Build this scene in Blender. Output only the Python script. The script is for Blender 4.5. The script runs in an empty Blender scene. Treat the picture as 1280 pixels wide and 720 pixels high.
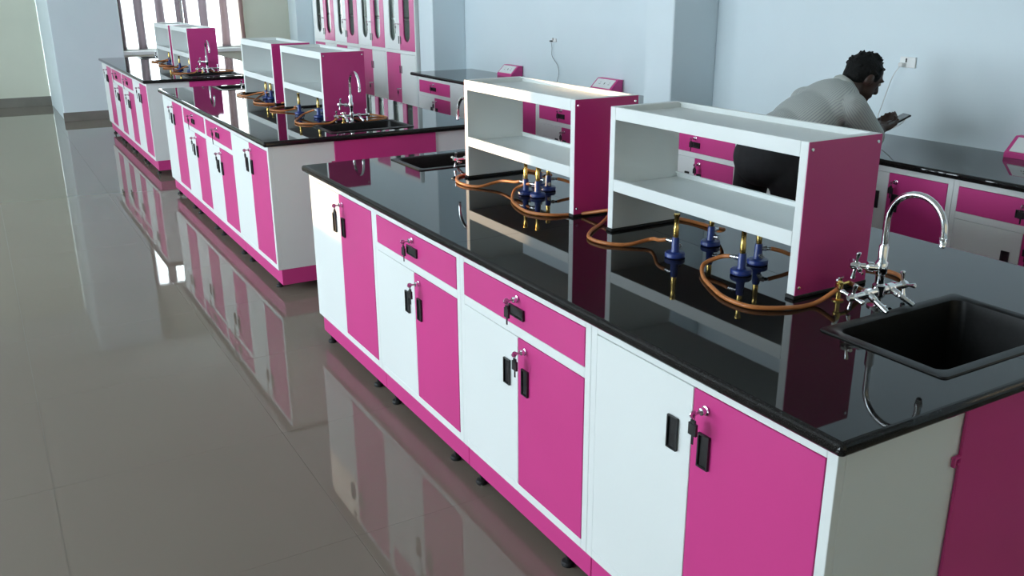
import bpy, bmesh, math, random
from mathutils import Vector, Matrix

SC = bpy.context.scene
COL = SC.collection

# ------------------------------------------------------------------ camera
CAM_POS = Vector((-1.25, -0.9698, 1.6371))
YAW, PITCH, ROLL, FPX = -0.5247, -0.3232, -0.005, 1128.66
fw = Vector((-math.sin(YAW) * math.cos(PITCH), math.cos(YAW) * math.cos(PITCH), math.sin(PITCH)))
rt = fw.cross(Vector((0, 0, 1))).normalized()
up = rt.cross(fw)
cr, sr = math.cos(ROLL), math.sin(ROLL)
rt, up = rt * cr + up * sr, up * cr - rt * sr
cam_data = bpy.data.cameras.new('camera')
cam_data.sensor_width = 36.0
cam_data.lens = FPX * 36.0 / 1280.0
cam_data.clip_start = 0.02
cam = bpy.data.objects.new('camera', cam_data)
M = Matrix((rt, up, -fw)).transposed().to_4x4()
M.translation = CAM_POS
cam.matrix_world = M
COL.objects.link(cam)
SC.camera = cam

# ------------------------------------------------------------------ world, sun, exposure
world = bpy.data.worlds.new('sky')
SC.world = world
world.use_nodes = True
bg = world.node_tree.nodes['Background']
bg.inputs[0].default_value = (0.80, 0.91, 1.0, 1)
bg.inputs[1].default_value = 9.0

sun = bpy.data.lights.new('low_sun', 'SUN')
sun.energy = 3.6
sun.color = (1.0, 0.60, 0.28)
sun.angle = math.radians(0.25)
sun_o = bpy.data.objects.new('low_sun', sun)
SUN_DIR = Vector((1, -1.5, -0.07)).normalized()
sun_o.rotation_euler = SUN_DIR.to_track_quat('-Z', 'Y').to_euler()
sun_o.location = (-6, 12, 4)
COL.objects.link(sun_o)

# room dimensions
XL, XR, YN, YF, YW, ZCEIL = -6.0, 3.0, -4.2, 14.1, 12.3, 3.2
LEFT_WINDOWS = [(0.3, 2.7), (3.3, 5.7), (6.3, 8.7), (11.66, 12.75)]
WIN_Z0, WIN_Z1 = 0.98, 2.85
BACK_WIN = (0.50, 2.09, 0.835, 2.5)


def portal(name, loc, rot, sx, sy):
    l = bpy.data.lights.new(name, 'AREA')
    l.shape = 'RECTANGLE'
    l.size, l.size_y = sx, sy
    l.cycles.is_portal = True
    o = bpy.data.objects.new(name, l)
    o.location = loc
    o.rotation_euler = rot
    COL.objects.link(o)


for i, (a, b) in enumerate(LEFT_WINDOWS):
    portal('window_portal', (XL - 0.10, (a + b) / 2, (WIN_Z0 + WIN_Z1) / 2), (math.pi / 2, 0, -math.pi / 2), b - a, WIN_Z1 - WIN_Z0)
portal('window_portal', ((BACK_WIN[0] + BACK_WIN[1]) / 2, YW + 0.12, (BACK_WIN[2] + BACK_WIN[3]) / 2), (-math.pi / 2, 0, 0), BACK_WIN[1] - BACK_WIN[0], BACK_WIN[3] - BACK_WIN[2])

vs = SC.view_settings
vs.view_transform = 'Standard'
vs.look = 'None'
vs.gamma = 1.0
vs.use_curve_mapping = False
vs.exposure = 0.95
SC.cycles.use_denoising = True
SC.cycles.denoising_input_passes = 'RGB_ALBEDO_NORMAL'
SC.cycles.use_adaptive_sampling = False
SC.cycles.max_bounces = 10
SC.cycles.diffuse_bounces = 6
SC.cycles.glossy_bounces = 5
SC.cycles.transparent_max_bounces = 12
SC.cycles.sample_clamp_indirect = 8.0
SC.cycles.caustics_reflective = False
SC.cycles.caustics_refractive = False


# ------------------------------------------------------------------ materials
def mat(name, color, rough=0.5, metal=0.0, spec=0.5, coat=0.0, coat_rough=0.03, noise=None, bump=None, rough_noise=None):
    m = bpy.data.materials.new(name)
    m.use_nodes = True
    nt = m.node_tree
    p = nt.nodes['Principled BSDF']
    p.inputs['Base Color'].default_value = (*color, 1)
    p.inputs['Roughness'].default_value = rough
    p.inputs['Metallic'].default_value = metal
    p.inputs['Specular IOR Level'].default_value = spec
    p.inputs['Coat Weight'].default_value = coat
    p.inputs['Coat Roughness'].default_value = coat_rough
    geo = nt.nodes.new('ShaderNodeNewGeometry')
    if noise:
        color2, scale, lo, hi, detail = noise
        n = nt.nodes.new('ShaderNodeTexNoise')
        n.inputs['Scale'].default_value = scale
        n.inputs['Detail'].default_value = detail
        nt.links.new(geo.outputs['Position'], n.inputs['Vector'])
        r = nt.nodes.new('ShaderNodeValToRGB')
        r.color_ramp.elements[0].position = lo
        r.color_ramp.elements[1].position = hi
        r.color_ramp.elements[0].color = (*color, 1)
        r.color_ramp.elements[1].color = (*color2, 1)
        nt.links.new(n.outputs['Fac'], r.inputs['Fac'])
        nt.links.new(r.outputs['Color'], p.inputs['Base Color'])
    if rough_noise:
        lo, hi, scale = rough_noise
        n = nt.nodes.new('ShaderNodeTexNoise')
        n.inputs['Scale'].default_value = scale
        n.inputs['Detail'].default_value = 4
        nt.links.new(geo.outputs['Position'], n.inputs['Vector'])
        mr = nt.nodes.new('ShaderNodeMapRange')
        mr.inputs['To Min'].default_value = lo
        mr.inputs['To Max'].default_value = hi
        nt.links.new(n.outputs['Fac'], mr.inputs['Value'])
        nt.links.new(mr.outputs['Result'], p.inputs['Roughness'])
    if bump:
        strength, scale, dist = bump
        n = nt.nodes.new('ShaderNodeTexNoise')
        n.inputs['Scale'].default_value = scale
        n.inputs['Detail'].default_value = 3
        nt.links.new(geo.outputs['Position'], n.inputs['Vector'])
        b = nt.nodes.new('ShaderNodeBump')
        b.inputs['Strength'].default_value = strength
        b.inputs['Distance'].default_value = dist
        nt.links.new(n.outputs['Fac'], b.inputs['Height'])
        nt.links.new(b.outputs['Normal'], p.inputs['Normal'])
    return m


PINK = mat('pink_powder_coat', (0.64, 0.050, 0.258), 0.34, noise=((0.605, 0.047, 0.243), 3.0, 0.35, 0.7, 2), bump=(0.03, 260, 0.001))
WHITE = mat('white_powder_coat', (0.81, 0.84, 0.83), 0.36, noise=((0.785, 0.815, 0.805), 2.2, 0.3, 0.7, 2), bump=(0.03, 240, 0.001))
GRANITE = mat('black_granite', (0.009, 0.008, 0.0075), 0.03, spec=0.30, noise=((0.030, 0.030, 0.033), 420, 0.55, 0.75, 2))
GROUT_BLACK = mat('black_rubber', (0.012, 0.012, 0.013), 0.6)
BLACK = mat('black_plastic', (0.010, 0.010, 0.011), 0.35, noise=((0.016, 0.016, 0.017), 60, 0.4, 0.7, 2))
SINKM = mat('black_polypropylene', (0.006, 0.006, 0.006), 0.38, spec=0.25, noise=((0.009, 0.009, 0.009), 90, 0.4, 0.7, 2))
CHROME = mat('chrome', (0.80, 0.81, 0.83), 0.09, 1.0, rough_noise=(0.05, 0.14, 40))
STEEL = mat('brushed_steel', (0.55, 0.55, 0.56), 0.28, 1.0, rough_noise=(0.2, 0.36, 60))
BRASS = mat('brass', (0.72, 0.50, 0.16), 0.22, 1.0, rough_noise=(0.15, 0.32, 60))
BLUE = mat('blue_enamel', (0.010, 0.028, 0.17), 0.35, noise=((0.013, 0.038, 0.21), 30, 0.4, 0.7, 2))
RUBBER = mat('orange_rubber_hose', (0.50, 0.17, 0.045), 0.42, noise=((0.42, 0.14, 0.04), 40, 0.4, 0.7, 3))
TILE = mat('polished_vitrified_tile', (0.190, 0.163, 0.131), 0.015, spec=0.33, noise=((0.182, 0.156, 0.126), 0.9, 0.35, 0.7, 2))
GROUT = mat('grout', (0.13, 0.118, 0.098), 0.5, noise=((0.11, 0.10, 0.085), 8, 0.4, 0.6, 3))
WALL_BLUE = mat('pale_blue_wall_paint', (0.72, 0.81, 0.85), 0.55, noise=((0.69, 0.78, 0.825), 1.6, 0.35, 0.7, 4), bump=(0.08, 35, 0.003))
WALL_GREY = mat('grey_blue_wall_paint', (0.46, 0.57, 0.60), 0.6, noise=((0.44, 0.55, 0.58), 1.6, 0.35, 0.7, 4), bump=(0.08, 35, 0.003))
WALL_CREAM = mat('cream_wall_paint', (0.70, 0.71, 0.60), 0.6, noise=((0.66, 0.67, 0.565), 1.4, 0.35, 0.7, 4), bump=(0.08, 35, 0.003))
CEIL = mat('ceiling_white', (0.78, 0.79, 0.78), 0.7, noise=((0.75, 0.76, 0.75), 1.2, 0.35, 0.7, 3))
SKIRT = mat('grey_skirting_tile', (0.22, 0.21, 0.185), 0.25, noise=((0.18, 0.17, 0.15), 4, 0.35, 0.7, 4))
FRAME_ALU = mat('window_aluminium', (0.55, 0.56, 0.56), 0.4, 0.6, rough_noise=(0.3, 0.5, 30))
PLATE = mat('white_socket_plate', (0.82, 0.83, 0.82), 0.3, noise=((0.79, 0.8, 0.79), 20, 0.4, 0.7, 2))
CABLE = mat('white_cable', (0.75, 0.75, 0.73), 0.5, noise=((0.7, 0.7, 0.68), 30, 0.4, 0.7, 2))
DARKWIRE = mat('dark_cable', (0.05, 0.05, 0.055), 0.5, noise=((0.04, 0.04, 0.04), 30, 0.4, 0.7, 2))
SKIN = mat('skin', (0.055, 0.026, 0.017), 0.5, noise=((0.045, 0.021, 0.014), 30, 0.35, 0.7, 3))
HAIR = mat('black_hair', (0.003, 0.003, 0.003), 0.7, spec=0.2, noise=((0.006, 0.0055, 0.005), 120, 0.4, 0.7, 3), bump=(0.6, 140, 0.006))
TROUSER = mat('black_trouser_cloth', (0.010, 0.010, 0.012), 0.85, noise=((0.014, 0.014, 0.016), 25, 0.35, 0.7, 4), bump=(0.3, 22, 0.01))
SHOE = mat('black_leather', (0.015, 0.013, 0.012), 0.35, noise=((0.02, 0.018, 0.016), 40, 0.35, 0.7, 3))
EYEW = mat('eye_white', (0.5, 0.48, 0.45), 0.25, noise=((0.46, 0.44, 0.41), 200, 0.4, 0.6, 1))
SCREEN = mat('phone_glass', (0.25, 0.26, 0.27), 0.1, noise=((0.30, 0.31, 0.32), 30, 0.4, 0.6, 1))
CUP_IN = mat('cupboard_inside', (0.34, 0.38, 0.36), 0.5, noise=((0.31, 0.35, 0.33), 4, 0.4, 0.6, 2))


def glass_mat(name, tint, gloss):
    m = bpy.data.materials.new(name)
    m.use_nodes = True
    nt = m.node_tree
    nt.nodes.remove(nt.nodes['Principled BSDF'])
    out = nt.nodes['Material Output']
    tr = nt.nodes.new('ShaderNodeBsdfTransparent')
    tr.inputs[0].default_value = (*tint, 1)
    gl = nt.nodes.new('ShaderNodeBsdfGlossy')
    gl.inputs['Roughness'].default_value = 0.02
    lw = nt.nodes.new('ShaderNodeLayerWeight')
    lw.inputs['Blend'].default_value = 0.5
    pw = nt.nodes.new('ShaderNodeMath')
    pw.operation = 'POWER'
    pw.inputs[1].default_value = 5.0
    nt.links.new(lw.outputs['Facing'], pw.inputs[0])
    fr = nt.nodes.new('ShaderNodeMapRange')
    fr.inputs['To Min'].default_value = gloss
    fr.inputs['To Max'].default_value = 0.6
    nt.links.new(pw.outputs[0], fr.inputs['Value'])
    mx = nt.nodes.new('ShaderNodeMixShader')
    nt.links.new(fr.outputs[0], mx.inputs[0])
    nt.links.new(tr.outputs[0], mx.inputs[1])
    nt.links.new(gl.outputs[0], mx.inputs[2])
    nt.links.new(mx.outputs[0], out.inputs[0])
    return m


GLASS = glass_mat('clear_glass', (0.97, 0.985, 0.98), 0.03)
CUP_GLASS = glass_mat('cupboard_glass', (0.82, 0.88, 0.85), 0.05)


def shirt_mat():
    m = mat('striped_shirt_cloth', (0.48, 0.49, 0.46), 0.85, bump=(0.35, 16, 0.012))
    nt = m.node_tree
    p = nt.nodes['Principled BSDF']
    at = nt.nodes.new('ShaderNodeAttribute')
    at.attribute_name = 'stripe'
    mu = nt.nodes.new('ShaderNodeMath')
    mu.operation = 'MULTIPLY'
    mu.inputs[1].default_value = 2 * math.pi / 0.0105
    si = nt.nodes.new('ShaderNodeMath')
    si.operation = 'SINE'
    w = nt.nodes.new('ShaderNodeMapRange')
    w.inputs['From Min'].default_value = -1.0
    nt.links.new(at.outputs['Fac'], mu.inputs[0])
    nt.links.new(mu.outputs[0], si.inputs[0])
    nt.links.new(si.outputs[0], w.inputs['Value'])
    r = nt.nodes.new('ShaderNodeValToRGB')
    r.color_ramp.elements[0].position = 0.05
    r.color_ramp.elements[0].color = (0.30, 0.315, 0.33, 1)
    r.color_ramp.elements[1].position = 0.45
    r.color_ramp.elements[1].color = (0.46, 0.48, 0.45, 1)
    nt.links.new(w.outputs['Result'], r.inputs['Fac'])
    nt.links.new(r.outputs['Color'], p.inputs['Base Color'])
    return m


SHIRT = shirt_mat()


def curtain_mat():
    """striped sheer curtain: broad cream sheer bands woven between taupe bands"""
    m = bpy.data.materials.new('striped_sheer_curtain')
    m.use_nodes = True
    nt = m.node_tree
    nt.nodes.remove(nt.nodes['Principled BSDF'])
    out = nt.nodes['Material Output']
    uv = nt.nodes.new('ShaderNodeUVMap')
    sep = nt.nodes.new('ShaderNodeSeparateXYZ')
    nt.links.new(uv.outputs[0], sep.inputs[0])
    fr = nt.nodes.new('ShaderNodeMath')
    fr.operation = 'FRACT'
    nt.links.new(sep.outputs['X'], fr.inputs[0])
    rp = nt.nodes.new('ShaderNodeValToRGB')
    e = rp.color_ramp.elements
    e[0].position, e[0].color = 0.0, (0, 0, 0, 1)
    e[1].position, e[1].color = 0.41, (0, 0, 0, 1)
    for pos, c in ((0.52, 1), (0.90, 1), (1.0, 0)):
        q = e.new(pos)
        q.color = (c, c, c, 1)
    nt.links.new(fr.outputs[0], rp.inputs[0])
    col = nt.nodes.new('ShaderNodeMix')
    col.data_type = 'RGBA'
    col.inputs[6].default_value = (0.055, 0.042, 0.045, 1)
    col.inputs[7].default_value = (0.80, 0.78, 0.70, 1)
    nt.links.new(rp.outputs[0], col.inputs[0])
    d = nt.nodes.new('ShaderNodeBsdfDiffuse')
    t = nt.nodes.new('ShaderNodeBsdfTranslucent')
    nt.links.new(col.outputs[2], d.inputs[0])
    nt.links.new(col.outputs[2], t.inputs[0])
    a = nt.nodes.new('ShaderNodeMixShader')
    a.inputs[0].default_value = 0.7
    nt.links.new(d.outputs[0], a.inputs[1])
    nt.links.new(t.outputs[0], a.inputs[2])
    tr = nt.nodes.new('ShaderNodeBsdfTransparent')
    mr = nt.nodes.new('ShaderNodeMapRange')
    mr.inputs['To Min'].default_value = 0.0
    mr.inputs['To Max'].default_value = 0.38
    nt.links.new(rp.outputs[0], mr.inputs[0])
    mx = nt.nodes.new('ShaderNodeMixShader')
    nt.links.new(mr.outputs[0], mx.inputs[0])
    nt.links.new(a.outputs[0], mx.inputs[1])
    nt.links.new(tr.outputs[0], mx.inputs[2])
    nt.links.new(mx.outputs[0], out.inputs[0])
    return m


CURTAIN = curtain_mat()

# ------------------------------------------------------------------ mesh helpers
CACHE = {}


def finish(bm, m, smooth=False):
    me = bpy.data.meshes.new('mesh')
    bmesh.ops.recalc_face_normals(bm, faces=bm.faces)
    if smooth:
        for f in bm.faces:
            f.smooth = True
    bm.to_mesh(me)
    bm.free()
    me.materials.append(m)
    return me


def add_box(bm, x0, x1, y0, y1, z0, z1):
    v = [bm.verts.new((x, y, z)) for x in (x0, x1) for y in (y0, y1) for z in (z0, z1)]
    fs = [(0, 1, 3, 2), (4, 6, 7, 5), (0, 4, 5, 1), (2, 3, 7, 6), (0, 2, 6, 4), (1, 5, 7, 3)]
    return [bm.faces.new([v[i] for i in f]) for f in fs]


def boxes_mesh(key, m, boxes, bevel=0.0, seg=1):
    k = ('boxes', key, m.name)
    if k in CACHE:
        return CACHE[k]
    bm = bmesh.new()
    for b in boxes:
        fs = add_box(bm, *b)
        if bevel:
            es = list({e for f in fs for e in f.edges})
            bmesh.ops.bevel(bm, geom=es, offset=bevel, segments=seg, affect='EDGES', profile=0.5)
    me = finish(bm, m)
    CACHE[k] = me
    return me


def ring(bm, c, ax, r, n, ph=0.0):
    ax = Vector(ax).normalized()
    a = ax.orthogonal().normalized()
    if abs(ax.z) > 0.99:
        a = Vector((1, 0, 0))
    b = ax.cross(a)
    return [bm.verts.new(Vector(c) + (a * math.cos(ph + 2 * math.pi * i / n) + b * math.sin(ph + 2 * math.pi * i / n)) * r) for i in range(n)]


def bridge(bm, r0, r1):
    n = len(r0)
    for i in range(n):
        bm.faces.new((r0[i], r0[(i + 1) % n], r1[(i + 1) % n], r1[i]))


def add_lathe(bm, base, ax, prof, n=20):
    """prof: list of (distance along ax, radius)"""
    base, ax = Vector(base), Vector(ax).normalized()
    prev = None
    for d, r in prof:
        cur = ring(bm, base + ax * d, ax, max(r, 1e-5), n)
        if prev:
            bridge(bm, prev, cur)
        else:
            bm.faces.new(cur)
        prev = cur
    bm.faces.new(list(reversed(prev)))


def add_tube(bm, pts, r, n=10, closed_ends=True):
    pts = [Vector(p) for p in pts]
    rad = r if isinstance(r, (list, tuple)) else [r] * len(pts)
    t = (pts[1] - pts[0]).normalized()
    a = t.orthogonal().normalized()
    prev = None
    for i, p in enumerate(pts):
        if i == 0:
            t = (pts[1] - pts[0]).normalized()
        elif i == len(pts) - 1:
            t = (pts[-1] - pts[-2]).normalized()
        else:
            t = (pts[i + 1] - pts[i - 1]).normalized()
        a = (a - t * a.dot(t)).normalized()
        b = t.cross(a)
        cur = [bm.verts.new(p + (a * math.cos(2 * math.pi * k / n) + b * math.sin(2 * math.pi * k / n)) * rad[i]) for k in range(n)]
        if prev:
            bridge(bm, prev, cur)
        elif closed_ends:
            bm.faces.new(list(reversed(cur)))
        prev = cur
    if closed_ends:
        bm.faces.new(prev)


def spline(pts, per=8):
    pts = [Vector(p) for p in pts]
    P = [pts[0] * 2 - pts[1]] + pts + [pts[-1] * 2 - pts[-2]]
    out = []
    for i in range(1, len(P) - 2):
        p0, p1, p2, p3 = P[i - 1], P[i], P[i + 1], P[i + 2]
        for k in range(per):
            t = k / per
            out.append(0.5 * ((2 * p1) + (p2 - p0) * t + (2 * p0 - 5 * p1 + 4 * p2 - p3) * t * t + (3 * p1 - p0 - 3 * p2 + p3) * t ** 3))
    out.append(P[-2])
    return out


def custom_mesh(key, m, fn, smooth=False):
    k = ('custom', key, m.name)
    if k in CACHE:
        return CACHE[k]
    bm = bmesh.new()
    fn(bm)
    me = finish(bm, m, smooth)
    if smooth:
        try:
            me.set_sharp_from_angle(angle=math.radians(40))
        except Exception:
            pass
    CACHE[k] = me
    return me


def plate_mesh(key, m, outer, holes, thick, axes):
    """flat plate with holes: outlines in 2D, filled and extruded. axes maps (u, v, w) to xyz"""
    k = ('plate', key, m.name)
    if k in CACHE:
        return CACHE[k]
    cu = bpy.data.curves.new('plate', 'CURVE')
    cu.dimensions = '2D'
    cu.fill_mode = 'BOTH'
    cu.extrude = thick / 2
    for loop in [outer] + holes:
        s = cu.splines.new('POLY')
        s.points.add(len(loop) - 1)
        for p, q in zip(s.points, loop):
            p.co = (q[0], q[1], 0, 1)
        s.use_cyclic_u = True
    o = bpy.data.objects.new('plate', cu)
    COL.objects.link(o)
    dg = bpy.context.evaluated_depsgraph_get()
    dg.update()
    me = bpy.data.meshes.new_from_object(o.evaluated_get(dg))
    bpy.data.objects.remove(o)
    bpy.data.curves.remove(cu)
    for v in me.vertices:
        v.co = axes(v.co.x, v.co.y, v.co.z)
    bm = bmesh.new()
    bm.from_mesh(me)
    bmesh.ops.remove_doubles(bm, verts=bm.verts, dist=1e-6)
    bmesh.ops.recalc_face_normals(bm, faces=bm.faces)
    bm.to_mesh(me)
    bm.free()
    me.materials.clear()
    me.materials.append(m)
    CACHE[k] = me
    return me


def link(name, me, parent=None, loc=(0, 0, 0), rot=(0, 0, 0)):
    o = bpy.data.objects.new(name, me)
    o.location = loc
    o.rotation_euler = rot
    if parent:
        o.parent = parent
    COL.objects.link(o)
    return o


def tag(o, label, cat, group=None):
    o['label'] = label
    o['category'] = cat
    if group:
        o['group'] = group
    return o


def thing(name, label, cat, loc=(0, 0, 0), rz=0.0, group=None):
    o = bpy.data.objects.new(name, None)
    o.empty_display_size = 0.1
    o.location = loc
    o.rotation_euler = (0, 0, rz)
    COL.objects.link(o)
    return tag(o, label, cat, group)


def struct(name, me, loc=(0, 0, 0), label=None):
    o = link(name, me, None, loc)
    o['kind'] = 'structure'
    if label:
        o['label'] = label
    return o


def sbox(name, m, *b, bevel=0.0, label=None):
    return struct(name, boxes_mesh(name + str(b), m, [b], bevel), label=label)


# ------------------------------------------------------------------ the room
floor = sbox('floor', GROUT, XL, XR + 0.15, YN, YF + 0.15, -0.12, -0.010, label='polished beige-grey tiled laboratory floor')
TS = 0.80


def tile_mesh(bm):
    g = 0.0004
    add_box(bm, g, TS - g, g, TS - g, -0.010, 0.0)


tm = custom_mesh('tile', TILE, tile_mesh)
TX0, TY0 = -0.45 - 8 * TS, 1.39 - 6 * TS
tiles = []
for i in range(20):
    for j in range(30):
        x, y = TX0 + i * TS, TY0 + j * TS
        if x + TS > XL - 0.5 and x < XR and y + TS > YN and y < YF:
            tiles.append((x, y))
for x, y in tiles:
    link('tile', tm, floor, (x, y, 0))

sbox('ceiling', CEIL, XL - 0.2, XR + 0.15, YN - 0.15, YF + 0.15, ZCEIL, ZCEIL + 0.15, label='plain white ceiling')
sbox('wall_right', WALL_BLUE, XR, XR + 0.15, YN - 0.15, YW, 0, ZCEIL, label='pale blue painted wall behind the long bench')
sbox('wall_front', WALL_GREY, XL, XR, YN - 0.15, YN, 0, ZCEIL)
sbox('wall_far', WALL_CREAM, XL, -0.345, YF, YF + 0.15, 0, ZCEIL, label='cream wall at the far end of the aisle')
sbox('wall_pier', WALL_BLUE, -0.345, 0.47, 12.08, YF, 0, ZCEIL, bevel=0.006, label='broad pale blue pier beside the curtained window')
hw = BACK_WIN
struct('wall_back', plate_mesh('wall_back', WALL_CREAM, [(0.47, 0), (XR + 0.15, 0), (XR + 0.15, ZCEIL), (0.47, ZCEIL)],
                               [[(hw[0], hw[2]), (hw[1], hw[2]), (hw[1], hw[3]), (hw[0], hw[3])]], 0.15, lambda u, v, w: (u, YW + 0.075 + w, v)), label='cream wall around the curtained window')
struct('wall_left', plate_mesh('wall_left', WALL_BLUE, [(YN - .15, 0), (YF + .15, 0), (YF + .15, ZCEIL), (YN - .15, ZCEIL)],
                               [[(a, WIN_Z0), (b, WIN_Z0), (b, WIN_Z1), (a, WIN_Z1)] for a, b in LEFT_WINDOWS], 0.2, lambda u, v, w: (XL - 0.1 + w, u, v)))
# pillars on the right wall
for i, (y0, y1, x0) in enumerate([(3.67, 3.95, 2.63), (7.27, 7.59, 2.65), (11.95, YW, 2.76)]):
    sbox('pillar', WALL_BLUE, x0, XR, y0, y1, 0, ZCEIL, bevel=0.006,
         label=['pale blue pillar behind the two racks of the nearest island', 'pale blue pillar between the wall bench and the glass cupboards', 'pale blue pillar in the far corner beyond the glass cupboards'][i])
# skirtings
sbox('baseboard_far', SKIRT, XL, -0.345, YF - 0.012, YF, 0, 0.13)
sbox('baseboard_pier', SKIRT, -0.357, 0.482, 12.068, 12.08, 0, 0.11)
sbox('baseboard_left', SKIRT, XL, XL + 0.012, YN, YF - 0.012, 0, 0.11)
sbox('baseboard_right', SKIRT, XR - 0.012, XR, YN, -0.2, 0, 0.11)

# back window
w1 = struct('window_1', boxes_mesh('window_1', FRAME_ALU, [
    (hw[0], hw[0] + 0.05, YW + 0.05, YW + 0.10, hw[2], hw[3]), (hw[1] - 0.05, hw[1], YW + 0.05, YW + 0.10, hw[2], hw[3]),
    (hw[0], hw[1], YW + 0.05, YW + 0.10, hw[2], hw[2] + 0.05), (hw[0], hw[1], YW + 0.05, YW + 0.10, hw[3] - 0.05, hw[3]),
    (1.27, 1.32, YW + 0.05, YW + 0.10, hw[2], hw[3])]), label='tall window behind the striped sheer curtains')
for a, b in ((hw[0] + 0.05, 1.27), (1.32, hw[1] - 0.05)):
    link('pane', boxes_mesh(('pane', a), GLASS, [(a, b, YW + 0.072, YW + 0.078, hw[2] + 0.05, hw[3] - 0.05)]), w1)
link('window_sill', boxes_mesh('sill1', PLATE, [(hw[0] - 0.04, hw[1] + 0.06, YW - 0.09, YW + 0.05, hw[2] - 0.05, hw[2])], 0.005), w1)
for k, (a, b) in enumerate(LEFT_WINDOWS):
    n = max(2, round((b - a) / 0.7))
    bars = [(XL - 0.13, XL - 0.08, a, b, WIN_Z0, WIN_Z0 + 0.04), (XL - 0.13, XL - 0.08, a, b, WIN_Z1 - 0.04, WIN_Z1)]
    ys = [a + (b - a) * i / n for i in range(n + 1)]
    for i, y in enumerate(ys):
        y0 = min(max(y - 0.02, a), b - 0.04)
        bars.append((XL - 0.13, XL - 0.08, y0, y0 + 0.04, WIN_Z0, WIN_Z1))
    if k == 3:
        bars = bars[:2]
        ys = [a, b]
    wo = struct('window_%d' % (k + 2), boxes_mesh(('win', k), FRAME_ALU, bars))
    for y0, y1 in zip(ys, ys[1:]):
        link('pane', boxes_mesh(('pane', y0), GLASS, [(XL - 0.108, XL - 0.102, y0 + 0.02, y1 - 0.02, WIN_Z0 + 0.04, WIN_Z1 - 0.04)]), wo)


# curtains
def curtain(x0, x1, label, phase, stripes, shift):
    W = x1 - x0
    n, rows = 220, 8
    me = bpy.data.meshes.new('curtain')
    vs_, fs, uvs = [], [], []
    z0, z1 = 0.855, 2.42
    for side in (0, 1):
        for j in range(rows + 1):
            for i in range(n + 1):
                t = i / n
                zz = z0 + (z1 - z0) * j / rows
                y = 12.235 + 0.022 * math.sin(t * 2 * math.pi * stripes * 1.0 + phase) + 0.007 * math.sin(t * 47 + j * 0.25 + phase) + side * 0.002
                vs_.append((x0 + W * t + 0.004 * math.sin(j * 0.9 + t * 9), y, zz))
                uvs.append((t * stripes + shift, j / rows))
        for j in range(rows):
            for i in range(n):
                q = side * (rows + 1) * (n + 1) + j * (n + 1) + i
                f = (q, q + 1, q + n + 2, q + n + 1)
                fs.append(f if side == 0 else tuple(reversed(f)))
    # single sheet is enough for a sheer
    half = (rows + 1) * (n + 1)
    vs_, uvs, fs = vs_[:half], uvs[:half], fs[:rows * n]
    me.from_pydata(vs_, [], fs)
    ul = me.uv_layers.new(name='UVMap')
    for lp in me.loops:
        ul.data[lp.index].uv = uvs[lp.vertex_index]
    for p in me.polygons:
        p.use_smooth = True
    me.materials.append(CURTAIN)
    t = thing('curtain', label, 'curtain', ((x0 + x1) / 2, 12.235, z0), group='curtains of the far window')
    o = link('curtain_cloth', me, t, (-(x0 + x1) / 2, -12.235, -z0))

    def rod(bm):
        add_tube(bm, [(x0 - 0.01, 12.235, 2.44), (x1 + 0.01, 12.235, 2.44)], 0.012, 10)
    link('curtain_rod', custom_mesh(('rod', x0), STEEL, rod, True), t, (-(x0 + x1) / 2, -12.235, -z0))


curtain(0.49, 1.27, 'striped sheer curtain on the pier side of the far window', 0.0, 3, 0.25)
curtain(1.30, 2.11, 'striped sheer curtain on the cupboard side of the far window', 0.4, 3, 0.22)

# ------------------------------------------------------------------ cabinets
ZT, SLAB = 0.86, 0.03
ZC = ZT - SLAB
ZP0, ZP1 = 0.05, 0.14


def add_handle(parent, y, z, horizontal=False):
    """recessed black pull: rim proud of the door, sunk grip inside"""
    hw_, hh = (0.042, 0.0165) if horizontal else (0.0175, 0.041)

    def fn(bm):
        r = 0.004
        add_box(bm, -0.006, 0.0, -hw_, hw_, hh - r, hh)
        add_box(bm, -0.006, 0.0, -hw_, hw_, -hh, -hh + r)
        add_box(bm, -0.006, 0.0, -hw_, -hw_ + r, -hh + r, hh - r)
        add_box(bm, -0.006, 0.0, hw_ - r, hw_, -hh + r, hh - r)
        add_box(bm, -0.0015, 0.0, -hw_ + r, hw_ - r, -hh + r, hh - r)
    o = link('handle', custom_mesh(('handle', horizontal), BLACK, fn), parent, (-0.003, y, z))
    o['label'] = 'black recessed pull handle'
    return o


def add_lock(parent, y, z, key=True, style=0):
    def fn(bm):
        add_lathe(bm, (0, 0, 0), (-1, 0, 0), [(0, .011), (.003, .011), (.004, .0085), (.014, .0085), (.0145, .007)], 16)
    lk = link('lock', custom_mesh('lock', CHROME, fn, True), parent, (-0.003, y, z))
    if key:
        def blade(bm):
            add_box(bm, -0.034, -0.014, -0.001, 0.001, -0.003, 0.003)
            add_lathe(bm, (-0.036, -0.0012, 0), (0, 1, 0), [(0, .009), (.0024, .009)], 14)
        link('key', custom_mesh('key', STEEL, blade), parent, (-0.003, y, z))

        def fob(bm):
            if style == 0:
                add_box(bm, -0.003, 0.003, -0.012, 0.012, -0.050, -0.022)
                add_box(bm, -0.002, 0.002, -0.007, 0.007, -0.022, -0.014)
                add_box(bm, -0.001, 0.001, -0.003, 0.003, -0.072, -0.050)
            else:
                add_lathe(bm, (-0.003, 0, -0.030), (1, 0, 0), [(0, .013), (.006, .013)], 16)
                add_box(bm, -0.0015, 0.0015, -0.004, 0.004, -0.095, -0.040)
            add_tube(bm, [(0, .004 * math.sin(a), -.008 + .008 * math.cos(a)) for a in [2 * math.pi * q / 10 for q in range(11)]], 0.0009, 6)
        link('key_fob', custom_mesh(('fob', style), BLACK, fob), parent, (-0.037, y, z))


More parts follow.
